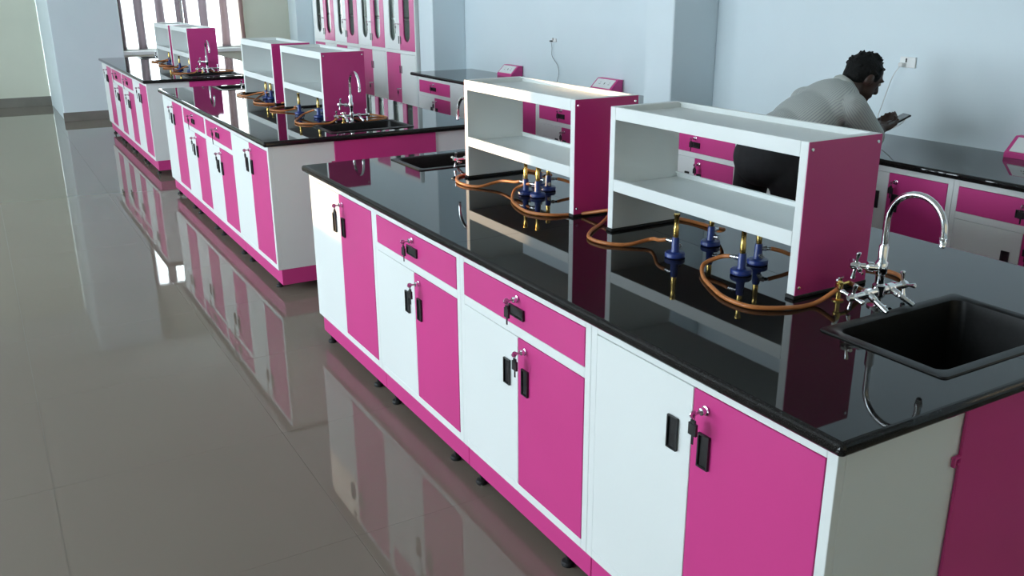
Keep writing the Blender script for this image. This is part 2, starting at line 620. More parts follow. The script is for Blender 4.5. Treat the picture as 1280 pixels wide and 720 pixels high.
def foot_fn(bm):
    add_lathe(bm, (0, 0, 0), (0, 0, 1), [(0, .019), (.007, .021), (.014, .018), (.018, .007), (.052, .007)], 14)


def cabinet(name, label, loc, w, depth, kind, rz=0.0, group=None, style=0, flip=False):
    """local axes: x into the cabinet from its front, y along the front (near end = 0), z up"""
    t = thing(name, label, 'cabinet', loc, rz, group)
    st, rb = 0.026, 0.028
    zt = ZC
    zrail0, zrail1 = 0.660, 0.690
    bx = [(0.022, depth, 0.0006, w - 0.0006, ZP1, zt),
          (0, 0.022, 0.0006, st, ZP1, zt), (0, 0.022, w - st, w - 0.0006, ZP1, zt),
          (0, 0.022, st, w - st, ZP1, ZP1 + rb), (0, 0.022, st, w - st, zt - 0.028, zt)]
    if kind == 'drawer':
        bx.append((0, 0.022, st, w - st, zrail0, zrail1))
    b = link('body', boxes_mesh(('cab', round(w, 4), round(depth, 3), kind), WHITE, bx, 0.0012), t)
    b['label'] = 'white steel carcass with front frame'
    p = link('plinth', boxes_mesh(('plinth', round(w, 4), round(depth, 3)), PINK, [(0.018, depth - 0.01, 0.0015, w - 0.0015, ZP0, ZP1)], 0.002), t)
    p['label'] = 'pink plinth'
    for fx in (0.038, depth - 0.05):
        for fy in (0.145, w - 0.052):
            link('foot', custom_mesh('foot', GROUT_BLACK, foot_fn, True), t, (fx, fy, 0))
    zd0, zd1 = ZP1 + rb + 0.0015, (zrail0 - 0.0015 if kind == 'drawer' else zt - 0.028 - 0.0015)
    mid = w / 2
    hz = zd1 - 0.128 if kind == 'drawer' else zd1 - 0.135
    for (y0, y1, m, lab, near) in ((st + 0.0015, mid - 0.001, PINK, 'pink door', True), (mid + 0.001, w - st - 0.0015, WHITE, 'white door', False)):
        d = link('door', boxes_mesh(('door', round(y1 - y0, 4), round(zd1 - zd0, 4)), m, [(-0.0015, 0.016, 0, y1 - y0, 0, zd1 - zd0)], 0.0012), t, (0, y0, zd0))
        d['label'] = lab
        dw = y1 - y0
        if near:
            add_handle(d, dw - 0.045, hz - zd0)
            add_lock(d, dw - 0.042, hz - zd0 + 0.098, True, style)
        else:
            add_handle(d, 0.058, hz - zd0)
    if kind == 'drawer':
        dr = link('drawer', boxes_mesh(('drawer', round(w, 4)), PINK, [(-0.0015, 0.016, 0, w - 2 * st - 0.003, 0, zt - 0.028 - zrail1 - 0.003)], 0.0012), t, (0, st + 0.0015, zrail1 + 0.0015))
        dr['label'] = 'pink drawer front'
        c = (w - 2 * st) / 2
        add_handle(dr, c, 0.046, True)
        add_lock(dr, c, 0.086, True, style)
    return t


A_W, B_W, DEP = 0.7862, 0.7379, 0.379
LEN = 2 * A_W + 2 * B_W
WID = 1.262
SX0, SX1, S0, S1 = 0.377, 0.885, 0.0595, 0.3959
OV = 0.027


# ------------------------------------------------------------------ worktop slabs
def slab_mesh(key, poly, outer_edges, r=0.012):
    """polygon slab; listed edges get a bullnose"""
    k = ('slab', key)
    if k in CACHE:
        return CACHE[k]
    bm = bmesh.new()
    top = [bm.verts.new((x, y, ZT)) for x, y in poly]
    bot = [bm.verts.new((x, y, ZC)) for x, y in poly]
    n = len(poly)
    bm.faces.new(top)
    bm.faces.new(list(reversed(bot)))
    for i in range(n):
        bm.faces.new((bot[i], bot[(i + 1) % n], top[(i + 1) % n], top[i]))
    es = []
    for i in outer_edges:
        a, b = i, (i + 1) % n
        for L in (top, bot):
            for e in L[a].link_edges:
                if e.other_vert(L[a]) is L[b]:
                    es.append(e)
    # round vertical corners between two outer edges
    for i in range(n):
        if i in outer_edges and (i - 1) % n in outer_edges:
            for e in top[i].link_edges:
                if e.other_vert(top[i]) is bot[i]:
                    es.append(e)
    bmesh.ops.bevel(bm, geom=es, offset=r, segments=4, affect='EDGES', profile=0.5)
    bmesh.ops.triangulate(bm, faces=[f for f in bm.faces if len(f.verts) > 4])
    me = finish(bm, GRANITE)
    CACHE[k] = me
    return me


def rounded_rect(x0, x1, y0, y1, r, n=6):
    pts = []
    for cx, cy, a0 in ((x1 - r, y1 - r, 0), (x0 + r, y1 - r, 90), (x0 + r, y0 + r, 180), (x1 - r, y0 + r, 270)):
        for i in range(n + 1):
            a = math.radians(a0 + 90 * i / n)
            pts.append((cx + r * math.cos(a), cy + r * math.sin(a)))
    return pts


SW, SD = SX1 - SX0, S1 - S0


def sink_fn(bm):
    """drop-in basin, local origin at the middle of its rim on the worktop"""
    hx, hy = SW / 2, SD / 2
    loops = [(hx, hy, 0.012, 0.0006), (hx - 0.002, hy - 0.002, 0.012, 0.004), (hx - 0.022, hy - 0.022, 0.022, 0.006), (hx - 0.030, hy - 0.030, 0.030, 0.001),
             (hx - 0.034, hy - 0.034, 0.035, -0.03), (hx - 0.048, hy - 0.048, 0.04, -0.19), (hx - 0.062, hy - 0.062, 0.04, -0.205), (0.05, 0.05, 0.0499, -0.212)]
    prev = None
    for a, b, r, z in loops:
        cur = [bm.verts.new((x, y, z)) for x, y in rounded_rect(-a, a, -b, b, r)]
        if prev:
            bridge(bm, prev, cur)
        prev = cur
    bm.faces.new(prev)
    # outer skin under the rim
    prev = None
    for a, b, r, z in [(hx - 0.003, hy - 0.003, 0.012, 0.0004), (hx - 0.024, hy - 0.024, 0.03, 0.0003), (hx - 0.030, hy - 0.030, 0.035, -0.032), (hx - 0.043, hy - 0.043, 0.04, -0.195), (hx - 0.06, hy - 0.06, 0.04, -0.218)]:
        cur = [bm.verts.new((x, y, z)) for x, y in rounded_rect(-a, a, -b, b, r)]
        if prev:
            bridge(bm, prev, cur)
        prev = cur
    bm.faces.new(prev)


def drain_fn(bm):
    add_lathe(bm, (0, 0, -0.2125), (0, 0, 1), [(0, .042), (.004, .042), (.005, .03), (.003, .028)], 20)


def make_sink(loc, label):
    t = thing('sink', label, 'sink', loc, 0, 'black drop-in sinks on the islands')
    link('basin', custom_mesh('sink', SINKM, sink_fn, True), t)
    link('drain', custom_mesh('drain', STEEL, drain_fn, True), t)


# ------------------------------------------------------------------ racks
RL, RX0, RX1, RZ = 0.825, 0.491, 0.760, 1.2695 - ZT


def make_rack(loc, label):
    """local origin at the middle of the rack's foot print on the worktop"""
    t = thing('reagent_rack', label, 'rack', loc, 0, 'two-tier reagent racks on the islands')
    hx, hy = (RX1 - RX0) / 2, RL / 2
    for s in (-1, 1):
        a, b = sorted((s * (hy - 0.028), s * (hy - 0.0015)))
        e = link('end_panel', boxes_mesh(('endp', s), WHITE, [(-hx, hx, a, b, 0.010, RZ)], 0.0015), t)
        a, b = sorted((s * (hy - 0.0015), s * hy))
        c = link('pink_cover', boxes_mesh(('cover', s), PINK, [(-hx + 0.001, hx - 0.001, a, b, 0.010, RZ - 0.001)]), e)
        c['label'] = 'pink outer cover of the end panel'
        a, b = sorted((s * (hy - 0.030), s * (hy + 0.002)))
        link('foot_pad', boxes_mesh(('pad', s), GROUT_BLACK, [(-hx - 0.004, hx + 0.004, a, b, 0.0, 0.010)], 0.002), e)

        def screws(bm, s=s):
            for x in (-hx + 0.014, hx - 0.014):
                for z in (0.03, RZ - 0.02):
                    add_lathe(bm, (x, s * hy, z), (0, s, 0), [(0, .005), (.002, .004)], 10)
        link('screws', custom_mesh(('screw', s), CHROME, screws), e)
    yi = hy - 0.028
    for z0, z1 in ((0.138, 0.177), (RZ - 0.040, RZ)):
        sh = link('shelf', boxes_mesh(('shelf', z0), WHITE, [
            (-hx + 0.002, hx - 0.002, -yi, yi, z0, z0 + 0.004),
            (-hx, -hx + 0.003, -yi, yi, z0, z1), (-hx + 0.003, -hx + 0.012, -yi, yi, z1 - 0.003, z1),
            (hx - 0.003, hx, -yi, yi, z0, z1), (hx - 0.012, hx - 0.003, -yi, yi, z1 - 0.003, z1),
            (-hx + 0.003, hx - 0.003, -yi, yi, z0 + 0.018, z0 + 0.022)], 0.0008), t)
        sh['label'] = 'white tray shelf with raised lips'
    return t


# ------------------------------------------------------------------ taps, burners, valves, hoses
def cross_handle(bm, c, ax, size=0.030):
    c, ax = Vector(c), Vector(ax).normalized()
    a = ax.orthogonal().normalized()
    b = ax.cross(a)
    ca = (a * 0.82 + b * 0.57).normalized()
    cb = ax.cross(ca)
    add_lathe(bm, c - ax * 0.012, ax, [(0, .007), (.006, .0105), (.02, .0105), (.027, .006)], 14)
    for d in (ca, -ca, cb, -cb):
        add_lathe(bm, c + d * 0.006, d, [(0, .0045), (.014, .0042), (size - .006, .0065), (size - .002, .0065), (size, .004)], 10)


def make_tap(loc, rz, label):
    """three-way laboratory tap, spout towards local -y"""
    t = thing('laboratory_tap', label, 'tap', loc, rz, 'chrome three-way taps at the sinks')

    def base(bm):
        add_lathe(bm, (0, 0, 0), (0, 0, 1), [(0, .024), (.004, .024), (.007, .015), (.012, .011), (.024, .011), (.028, .016), (.058, .016), (.063, .011), (.085, .011), (.090, .015), (.118, .015), (.123, .011), (.158, .012), (.165, .009)], 20)
    link('column', custom_mesh('tapcol', CHROME, base, True), t)

    def neck(bm):
        R, zc = 0.078, 0.225
        pts = [(0, 0, 0.15), (0, 0, 0.18), (0, 0, 0.205)]
        for i in range(17):
            a = math.pi * i / 16
            pts.append((0, -R + R * math.cos(a), zc + R * math.sin(a)))
        pts.append((0, -2 * R, zc - 0.012))
        add_tube(bm, pts, 0.0078, 12)
    g = link('gooseneck', custom_mesh('neck', CHROME, neck, True), t)

    def nozzle(bm):
        add_lathe(bm, (0, -0.156, 0.216), (0, 0, -1), [(0, .0095), (.006, .0095), (.0065, .008), (.010, .009), (.0105, .007), (.015, .0085), (.0155, .0065), (.020, .0075), (.024, .0045)], 14)
    link('nozzle', custom_mesh('noz', CHROME, nozzle, True), g)
    for s in (-1, 1):
        def arm(bm, s=s):
            add_lathe(bm, (s * 0.010, 0, 0.042), (s, 0, 0), [(0, .010), (.020, .010), (.022, .013), (.042, .013), (.047, .008), (.078, .007)], 14)
            d = Vector((s * 0.12, -1.0, -0.42)).normalized()
            b = Vector((s * 0.042, -0.006, 0.041))
            prof = [(0, .009), (.022, .009), (.024, .007)]
            for q in range(5):
                prof += [(.026 + q * .009, .0078), (.034 + q * .009, .0055)]
            add_lathe(bm, b, d, prof, 12)
        v = link('side_valve', custom_mesh(('arm', s), CHROME, arm, True), t)

        def hd(bm, s=s):
            cross_handle(bm, (s * 0.096, 0, 0.042), (s, 0, 0))
        link('cross_handle', custom_mesh(('hd', s), CHROME, hd, True), v)

    def arm3(bm):
        add_lathe(bm, (-0.008, 0.004, 0.103), (-0.8, 0.5, 0.10), [(0, .010), (.012, .010), (.014, .013), (.028, .013), (.032, .008), (.05, .007)], 14)
    v = link('neck_valve', custom_mesh('arm3', CHROME, arm3, True), t)

    def hd3(bm):
        d = Vector((-0.8, 0.5, 0.10)).normalized()
        cross_handle(bm, Vector((-0.008, 0.004, 0.103)) + d * 0.056, d)
    link('cross_handle', custom_mesh('hd3', CHROME, hd3, True), v)
    return t


def make_burner(loc, rz, label):
    t = thing('gas_burner', label, 'burner', loc, rz, 'blue and brass gas burners under the racks')

    def base(bm):
        add_lathe(bm, (0, 0, 0), (0, 0, 1), [(0, .026), (.003, .0305), (.013, .0305), (.016, .028), (.0175, .014), (.022, .0120), (.058, .0112), (.062, .0095)], 24)
    b = link('base', custom_mesh('bbase', BLUE, base, True), t)

    def inlet(bm):
        add_lathe(bm, (0.009, 0, 0.047), (1, 0, 0), [(0, .006), (.008, .006), (.009, .0075), (.014, .0075), (.016, .005), (.03, .0045)], 12)
        add_lathe(bm, (0, -0.009, 0.030), (0.2, -1, 0), [(0, .004), (.012, .004), (.013, .007), (.017, .007)], 10)
    link('gas_inlet', custom_mesh('binlet', STEEL, inlet, True), b)

    def barrel(bm):
        add_lathe(bm, (0, 0, 0.062), (0, 0, 1), [(0, .0075), (.006, .0085), (.030, .0085), (.034, .0072), (.062, .0072), (.065, .0095), (.072, .0095), (.0725, .007)], 18)
    link('barrel', custom_mesh('bbarrel', BRASS, barrel, True), t)
    return t


def make_valve(loc, rz, label):
    t = thing('gas_valve', label, 'valve', loc, rz, 'brass gas valves at the rack ends')

    def body(bm):
        add_lathe(bm, (0, 0, 0), (0, 0, 1), [(0, .015), (.003, .015), (.005, .007), (.03, .0065), (.033, .010), (.050, .010), (.053, .006), (.058, .005)], 18)
        for s in (-1, 1):
            add_lathe(bm, (s * 0.006, 0, 0.042), (s, -0.35, 0), [(0, .0055), (.010, .0055), (.012, .0042), (.016, .005), (.020, .004), (.024, .005), (.034, .0038)], 12)
    link('body', custom_mesh('vbody', BRASS, body, True), t)

    def lever(bm):
        add_box(bm, -0.018, 0.018, -0.003, 0.003, 0.057, 0.062)
        add_lathe(bm, (0, 0, 0.055), (0, 0, 1), [(0, .006), (.009, .006)], 12)
    link('lever', custom_mesh('vlever', CHROME, lever), t)
    return t


def make_hose(pts, label):
    base = Vector(pts[0])

    def fn(bm):
        add_tube(bm, [p - base for p in spline(pts, 10)], 0.0060, 10)
    bm = bmesh.new()
    fn(bm)
    o = link('gas_hose', finish(bm, RUBBER, True), None, base)
    tag(o, label, 'hose', 'orange rubber gas hoses on the islands')
    return o


# ------------------------------------------------------------------ one island
def island(ox, oy, iname, ra, rb, tap_near, full):
    """ra, rb: middle of the near and far rack; iname: how the island is told apart"""
    style = 0 if full else 1
    ys = [0, A_W, A_W + B_W, A_W + 2 * B_W, LEN]
    kinds = ['door', 'drawer', 'drawer', 'door']
    ws = [A_W, B_W, B_W, A_W]
    labs = ['white and pink two-door cabinet at the near end of the %s, aisle side' % iname,
            'pink-drawer cabinet of the %s beside its near-end two-door cabinet' % iname,
            'pink-drawer cabinet of the %s beside its far-end two-door cabinet' % iname,
            'white and pink two-door cabinet at the far end of the %s, aisle side' % iname]
    for k in range(4):
        cabinet('sink_cabinet' if kinds[k] == 'door' else 'drawer_cabinet', labs[k], (ox, oy + ys[k], 0), ws[k], DEP, kinds[k], 0, 'island cabinets facing the aisle', style)
    cabinet('sink_cabinet', 'white cabinet on the wall-bench side of the near end of the %s' % iname, (ox + WID, oy + A_W, 0), A_W, DEP - 0.09, 'door', math.pi, 'island cabinets facing the wall bench', style)
    # service spine with the pink end panel
    t = thing('service_spine', 'pink end panel between the white cabinet sides of the %s' % iname, 'panel', (ox, oy, 0), 0, 'service spines of the islands')
    x1 = WID - (DEP - 0.09) - 0.002
    link('spine_box', boxes_mesh('spine', PINK, [(DEP + 0.002, x1 - 0.004, 0.008, 0.052, ZP0, ZC), (DEP + 0.002, x1 - 0.004, LEN - 0.05, LEN - 0.004, ZP0, ZC),
                                                 (DEP + 0.002, DEP + 0.03, 0.052, LEN - 0.05, 0.0, ZC - 0.30), (x1 - 0.03, x1 - 0.004, 0.052, LEN - 0.05, 0.0, ZC - 0.30)]), t)
    link('end_panel', boxes_mesh('spinepanel', PINK, [(DEP - 0.012, x1 + 0.014, -0.008, -0.0006, ZP0, ZC - 0.001)], 0.002), t)

    def hook(bm):
        x = DEP - 0.012
        add_box(bm, x - 0.020, x + 0.002, -0.010, -0.002, 0.715, 0.720)
        add_box(bm, x - 0.020, x - 0.015, -0.010, -0.002, 0.697, 0.716)
        add_box(bm, x - 0.010, x + 0.002, -0.010, -0.002, 0.700, 0.705)
    h = link('catch', custom_mesh('hook', PINK, hook), t)
    # worktop in four slabs
    w = thing('worktop', 'polished black granite worktop of the %s' % iname, 'worktop', (ox, oy, 0), 0, 'granite island worktops')
    XM, YM, g = 0.622, LEN / 2, 0.0007
    X0, X1, Y0, Y1 = -OV, WID + OV, -OV, LEN + OV
    i = 0.028
    polys = {
        'nf': ([(X0, YM - g), (X0, Y0), (XM - g, Y0), (XM - g, S0 + i), (SX0 + i, S0 + i), (SX0 + i, S1 - i), (XM - g, S1 - i), (XM - g, YM - g)], [0, 1]),
        'nr': ([(XM + g, Y0), (X1, Y0), (X1, YM - g), (XM + g, YM - g), (XM + g, S1 - i), (SX1 - i, S1 - i), (SX1 - i, S0 + i), (XM + g, S0 + i)], [0, 1]),
        'ff': ([(X0, Y1), (X0, YM + g), (XM - g, YM + g), (XM - g, LEN - S1 + i), (SX0 + i, LEN - S1 + i), (SX0 + i, LEN - S0 - i), (XM - g, LEN - S0 - i), (XM - g, Y1)], [0, 7]),
        'fr': ([(XM + g, YM + g), (X1, YM + g), (X1, Y1), (XM + g, Y1), (XM + g, LEN - S0 - i), (SX1 - i, LEN - S0 - i), (SX1 - i, LEN - S1 + i), (XM + g, LEN - S1 + i)], [1, 2]),
    }
    for k, (poly, oe) in polys.items():
        link('slab', slab_mesh(k, poly, oe), w)
    cx = (SX0 + SX1) / 2
    make_sink((ox + cx, oy + (S0 + S1) / 2, ZT), 'black sink at the near end of the %s' % iname)
    make_sink((ox + cx, oy + LEN - (S0 + S1) / 2, ZT), 'black sink at the far end of the %s' % iname)
    rx = (RX0 + RX1) / 2
    make_rack((ox + rx, oy + ra, ZT), 'white and pink two-tier rack, nearer one on the %s' % iname)
    make_rack((ox + rx, oy + rb, ZT), 'white and pink two-tier rack, farther one on the %s' % iname)
    make_tap((ox + 0.632, oy + tap_near, ZT), 0, 'chrome gooseneck tap at the near sink of the %s' % iname)
    make_tap((ox + 0.632, oy + LEN - 0.435, ZT), math.pi, 'chrome gooseneck tap at the far sink of the %s' % iname)
    make_valve((ox + 0.585, oy + ra - RL / 2 - 0.060, ZT), 0.35, 'brass gas valve at the tap end of the nearer rack, %s' % iname)
    ym = (ra + rb) / 2
    make_valve((ox + 0.62, oy + ym, ZT), 0, 'brass gas valve between the two racks of the %s' % iname)
    make_valve((ox + 0.60, oy + rb + RL / 2 + 0.055, ZT), 0, 'brass gas valve at the far end of the farther rack, %s' % iname)
    for nm, rc in (('nearer', ra), ('farther', rb)):
        q = lambda x, y, z=ZT + 0.0068: (ox + x, oy + rc + y, z)
        far = nm == 'farther'
        if not far:
            bp = [(0.480, 0.050), (0.660, 0.094), (0.530, -0.178), (0.640, -0.130)]
        else:
            bp = [(0.539, -0.006), (0.660, 0.090), (0.557, -0.066), (0.655, 0.012)]
        words = ['front far', 'back far', 'front near', 'back near']
        rots = [math.pi * 0.55, 0.2, math.pi * 0.62, -0.5]
        for (x, y), wd, rr in zip(bp, words, rots):
            make_burner((ox + x, oy + rc + y, ZT), rr, 'blue gas burner, %s one under the %s rack, %s' % (wd, nm, iname))
        zi = ZT + 0.047
        hl = RL / 2

        def tip(k):
            x, y = bp[k]
            return (ox + x + 0.036 * math.cos(rots[k]), oy + rc + y + 0.036 * math.sin(rots[k]), zi), (math.cos(rots[k]), math.sin(rots[k]))
        for k in range(4):
            p0, d = tip(k)
            p1 = (p0[0] + d[0] * 0.03, p0[1] + d[1] * 0.03, zi - 0.008)
            if k == 0:
                if not far:
                    rest = [q(0.50, 0.19, ZT + 0.02), q(0.425, 0.215), q(0.375, 0.27), q(0.372, 0.345), q(0.43, 0.415), q(0.52, 0.48), (ox + 0.583, oy + ym - 0.015, ZT + 0.042)]
                else:
                    rest = [q(0.52, 0.16, ZT + 0.025), q(0.44, 0.19), q(0.405, 0.25), q(0.41, 0.33), q(0.46, 0.42), q(0.53, 0.455), (ox + 0.563, oy + rb + hl + 0.040, ZT + 0.042)]
            elif k == 2:
                if not far:
                    rest = [q(0.46, -0.10, ZT + 0.02), q(0.41, -0.155), q(0.362, -0.25), q(0.335, -0.33), q(0.345, -0.41), q(0.42, -0.462), q(0.50, -0.472), (ox + 0.552, oy + ra - hl - 0.083, ZT + 0.042)]
                else:
                    rest = [q(0.50, 0.01, ZT + 0.02), q(0.435, -0.08), q(0.395, -0.19), q(0.385, -0.29), q(0.43, -0.365), q(0.52, -0.40), (ox + 0.58, oy + ym + 0.015 + 0.02, ZT + 0.05), (ox + 0.578, oy + ym - 0.014, ZT + 0.058)]
                    rest = rest[:6] + [(ox + 0.583, oy + ym - 0.016, ZT + 0.042)]
            elif k == 1:
                rest = [q(0.75, 0.16, ZT + 0.02), q(0.80, 0.26), q(0.78, 0.40), q(0.70, hl + 0.03, ZT + 0.02), (ox + (0.657 if not far else 0.637), oy + (ym if not far else rb + hl + 0.055) - 0.016, ZT + 0.042)]
            else:
                if not far:
                    rest = [q(0.75, -0.20, ZT + 0.02), q(0.86, -0.30), q(0.885, -0.42), q(0.81, -0.485), q(0.70, -0.475), (ox + 0.622, oy + ra - hl - 0.058, ZT + 0.042)]
                else:
                    rest = [q(0.76, -0.08, ZT + 0.02), q(0.84, -0.20), q(0.83, -0.34), q(0.74, -hl - 0.02, ZT + 0.02), (ox + 0.657, oy + ym - 0.016, ZT + 0.042)]
            make_hose([p0, p1] + rest, 'orange gas hose of the %s burner, %s rack, %s' % (words[k], nm, iname))


island(0.0, 0.0, 'nearest island', 0.990, 2.016, 0.435, True)
island(0.0284, 3.8268, 'middle island', 0.900, 1.925, 0.416, False)
island(0.0372, 7.6925, 'farthest island', 0.900, 1.820, 0.420, False)

# ------------------------------------------------------------------ wall bench on the right
BX = 2.365
bench = [(0.06, 0.74, 'drawer'), (0.74, 1.42, 'drawer'), (1.42, 2.08, 'door'), (2.08, 2.745, 'door'), (2.745, 3.45, 'drawer'), (3.45, 4.21, 'drawer'), (4.21, 4.88, 'drawer'),
         (4.88, 5.60, 'door'), (5.60, 6.33, 'door'), (6.33, 7.03, 'drawer')]
BL = ['pink-drawer bench cabinet nearest the camera, past the frame edge',
      'pink-drawer bench cabinet right of the near tap spout, at the frame edge',
      'full-door bench cabinet behind the spout of the near tap',
      'full-door bench cabinet behind the leaning man',
      'pink-drawer bench cabinet seen through the nearest rack, left of the man',
      'pink-drawer bench cabinet in front of the nearer wall pillar',
      'pink-drawer bench cabinet seen through the farther rack of the nearest island',
      'full-door bench cabinet with the pink door seen through the farther rack',
      'full-door bench cabinet second from the far bench end',
      'pink-drawer cabinet at the far end of the wall bench']
for (a, b, k), l in zip(bench, BL):
    cabinet('bench_cabinet', l, (BX, a, 0), b - a, 0.25 if a < 3.95 and b > 3.67 else 0.60, k, 0, 'cabinets of the wall bench', 0)
wt = thing('worktop', 'long black granite worktop of the bench along the blue wall', 'worktop', (0, 0, 0))
bx0 = BX - 0.025
link('slab', slab_mesh('bench_near', [(bx0, 3.6693), (bx0, 0.035), (2.998, 0.035), (2.998, 3.6693)], [0, 1]), wt)
link('slab', slab_mesh('bench_mid', [(bx0, 3.9507), (bx0, 3.6707), (2.628, 3.6707), (2.628, 3.9507)], [0]), wt)
link('slab', slab_mesh('bench_far', [(bx0, 7.16), (bx0, 3.9521), (2.998, 3.9521), (2.998, 7.16)], [0, 3]), wt)


def make_console(y0, L, label):
    """wedge-shaped socket console on the bench against the wall"""
    t = thing('socket_console', label, 'socket', (2.99, y0, ZT), 0, 'pink socket consoles on the wall bench')
    D, H, F = 0.115, 0.095, 0.022

    def body(bm):
        prof = [(-D, 0), (0, 0), (0, H), (-0.040, H), (-D, F)]
        a = [bm.verts.new((x, 0, z)) for x, z in prof]
        b = [bm.verts.new((x, L, z)) for x, z in prof]
        bridge(bm, a, b)
        bm.faces.new(a)
        bm.faces.new(list(reversed(b)))
        bmesh.ops.bevel(bm, geom=bm.edges[:], offset=0.002, segments=2, affect='EDGES')
    link('housing', custom_mesh(('console', L), PINK, body), t)
    p0, p1 = Vector((-D, 0, F)), Vector((-0.040, 0, H))
    d = (p1 - p0)
    n = Vector((-d.z, 0, d.x)).normalized()
    sl = d.length

    def quad(bm, u0, u1, v0, v1, h0, h1):
        dd = d.normalized()
        pts = []
        for h in (h0, h1):
            for (u, v) in ((u0, v0), (u1, v0), (u1, v1), (u0, v1)):
                pts.append(bm.verts.new(p0 + dd * (v * sl) + Vector((0, u * L, 0)) + n * h))
        lo, hi = pts[:4], pts[4:]
        bridge(bm, lo, hi)
        bm.faces.new(hi)
        bm.faces.new(list(reversed(lo)))

    def plate(bm):
        quad(bm, 0.08, 0.92, 0.10, 0.90, 0.0, 0.004)
    pl = link('plate', custom_mesh(('cplate', L), PLATE, plate), t)

    def holes(bm):
        for u in (0.25, 0.68):
            for du, v in ((0, 0.60), (-0.022, 0.44), (0.022, 0.44)):
                quad(bm, u + du - 0.007, u + du + 0.007, v - 0.035, v + 0.035, 0.003, 0.0047)
        quad(bm, 0.45, 0.48, 0.42, 0.58, 0.003, 0.0052)
    link('socket_holes', custom_mesh(('holes', L), BLACK, holes), pl)


make_console(6.15, 0.26, 'pink socket console on the bench, the one farthest from the man')
make_console(4.66, 0.27, 'pink socket console on the bench beside the nearer wall pillar')
make_console(2.55, 0.27, 'pink socket console mostly hidden behind the leaning man')
make_console(1.26, 0.27, 'pink socket console at the right edge, on the near bench')


# wall sockets with their wires
def wall_socket(y, z, label, w=0.12, h=0.075, wire=None, wire_mat=CABLE, wire_label=''):
    t = thing('wall_socket', label, 'socket', (XR, y, z), 0, 'sockets on the blue wall')
    link('plate', boxes_mesh(('wplate', w), PLATE, [(-0.010, 0, -w / 2, w / 2, -h / 2, h / 2)], 0.002), t)
    link('switch', boxes_mesh(('wswitch', w), BLACK, [(-0.012, -0.010, 0.004, 0.012, 0.0, 0.02)]), t)
    if wire:
        link('plug', boxes_mesh(('plug', w), wire_mat, [(-0.035, -0.010, w * 0.12, w * 0.40, -h * 0.42, -h * 0.05)], 0.003), t)
        bm = bmesh.new()
        base = Vector(wire[0])
        add_tube(bm, [p - base for p in spline(wire, 8)], 0.0022 if wire_mat is CABLE else 0.0018, 8)
        o = link('cable', finish(bm, wire_mat, True), None, base)
        tag(o, wire_label, 'cable')
    return t


wall_socket(2.20, 1.245, 'white wall socket above the man\'s phone', 0.095, 0.055,
            [(2.975, 2.227, 1.232), (2.965, 2.26, 1.17), (2.972, 2.29, 1.09), (2.960, 2.30, 1.02), (2.90, 2.27, 0.95), (2.80, 2.15, 0.91), (2.77, 2.03, 0.96), (2.742, 1.968, 1.020)], CABLE, 'thin white charging cable from the wall socket to the phone')
wall_socket(5.64, 1.20, 'small socket on the blue wall between the two far consoles', 0.07, 0.03,
            [(2.975, 5.655, 1.195), (2.988, 5.66, 1.14), (2.988, 5.655, 1.07), (2.988, 5.57, 1.0), (2.988, 5.55, 0.93), (2.97, 5.55, 0.864)], DARKWIRE, 'thin dark wire hanging down the blue wall')

# ------------------------------------------------------------------ glass cupboards
CX0, CW = 2.62, 0.785
CH, CM = 2.05, 0.985


def stadium(cx, z0, z1, w, n=10):
    r = w / 2
    pts = []
    for i in range(n + 1):
        a = math.pi * i / n
        pts.append((cx + r * math.cos(a), z1 - r + r * math.sin(a)))
    for i in range(n + 1):
        a = math.pi + math.pi * i / n
        pts.append((cx + r * math.cos(a), z0 + r + r * math.sin(a)))
    return pts


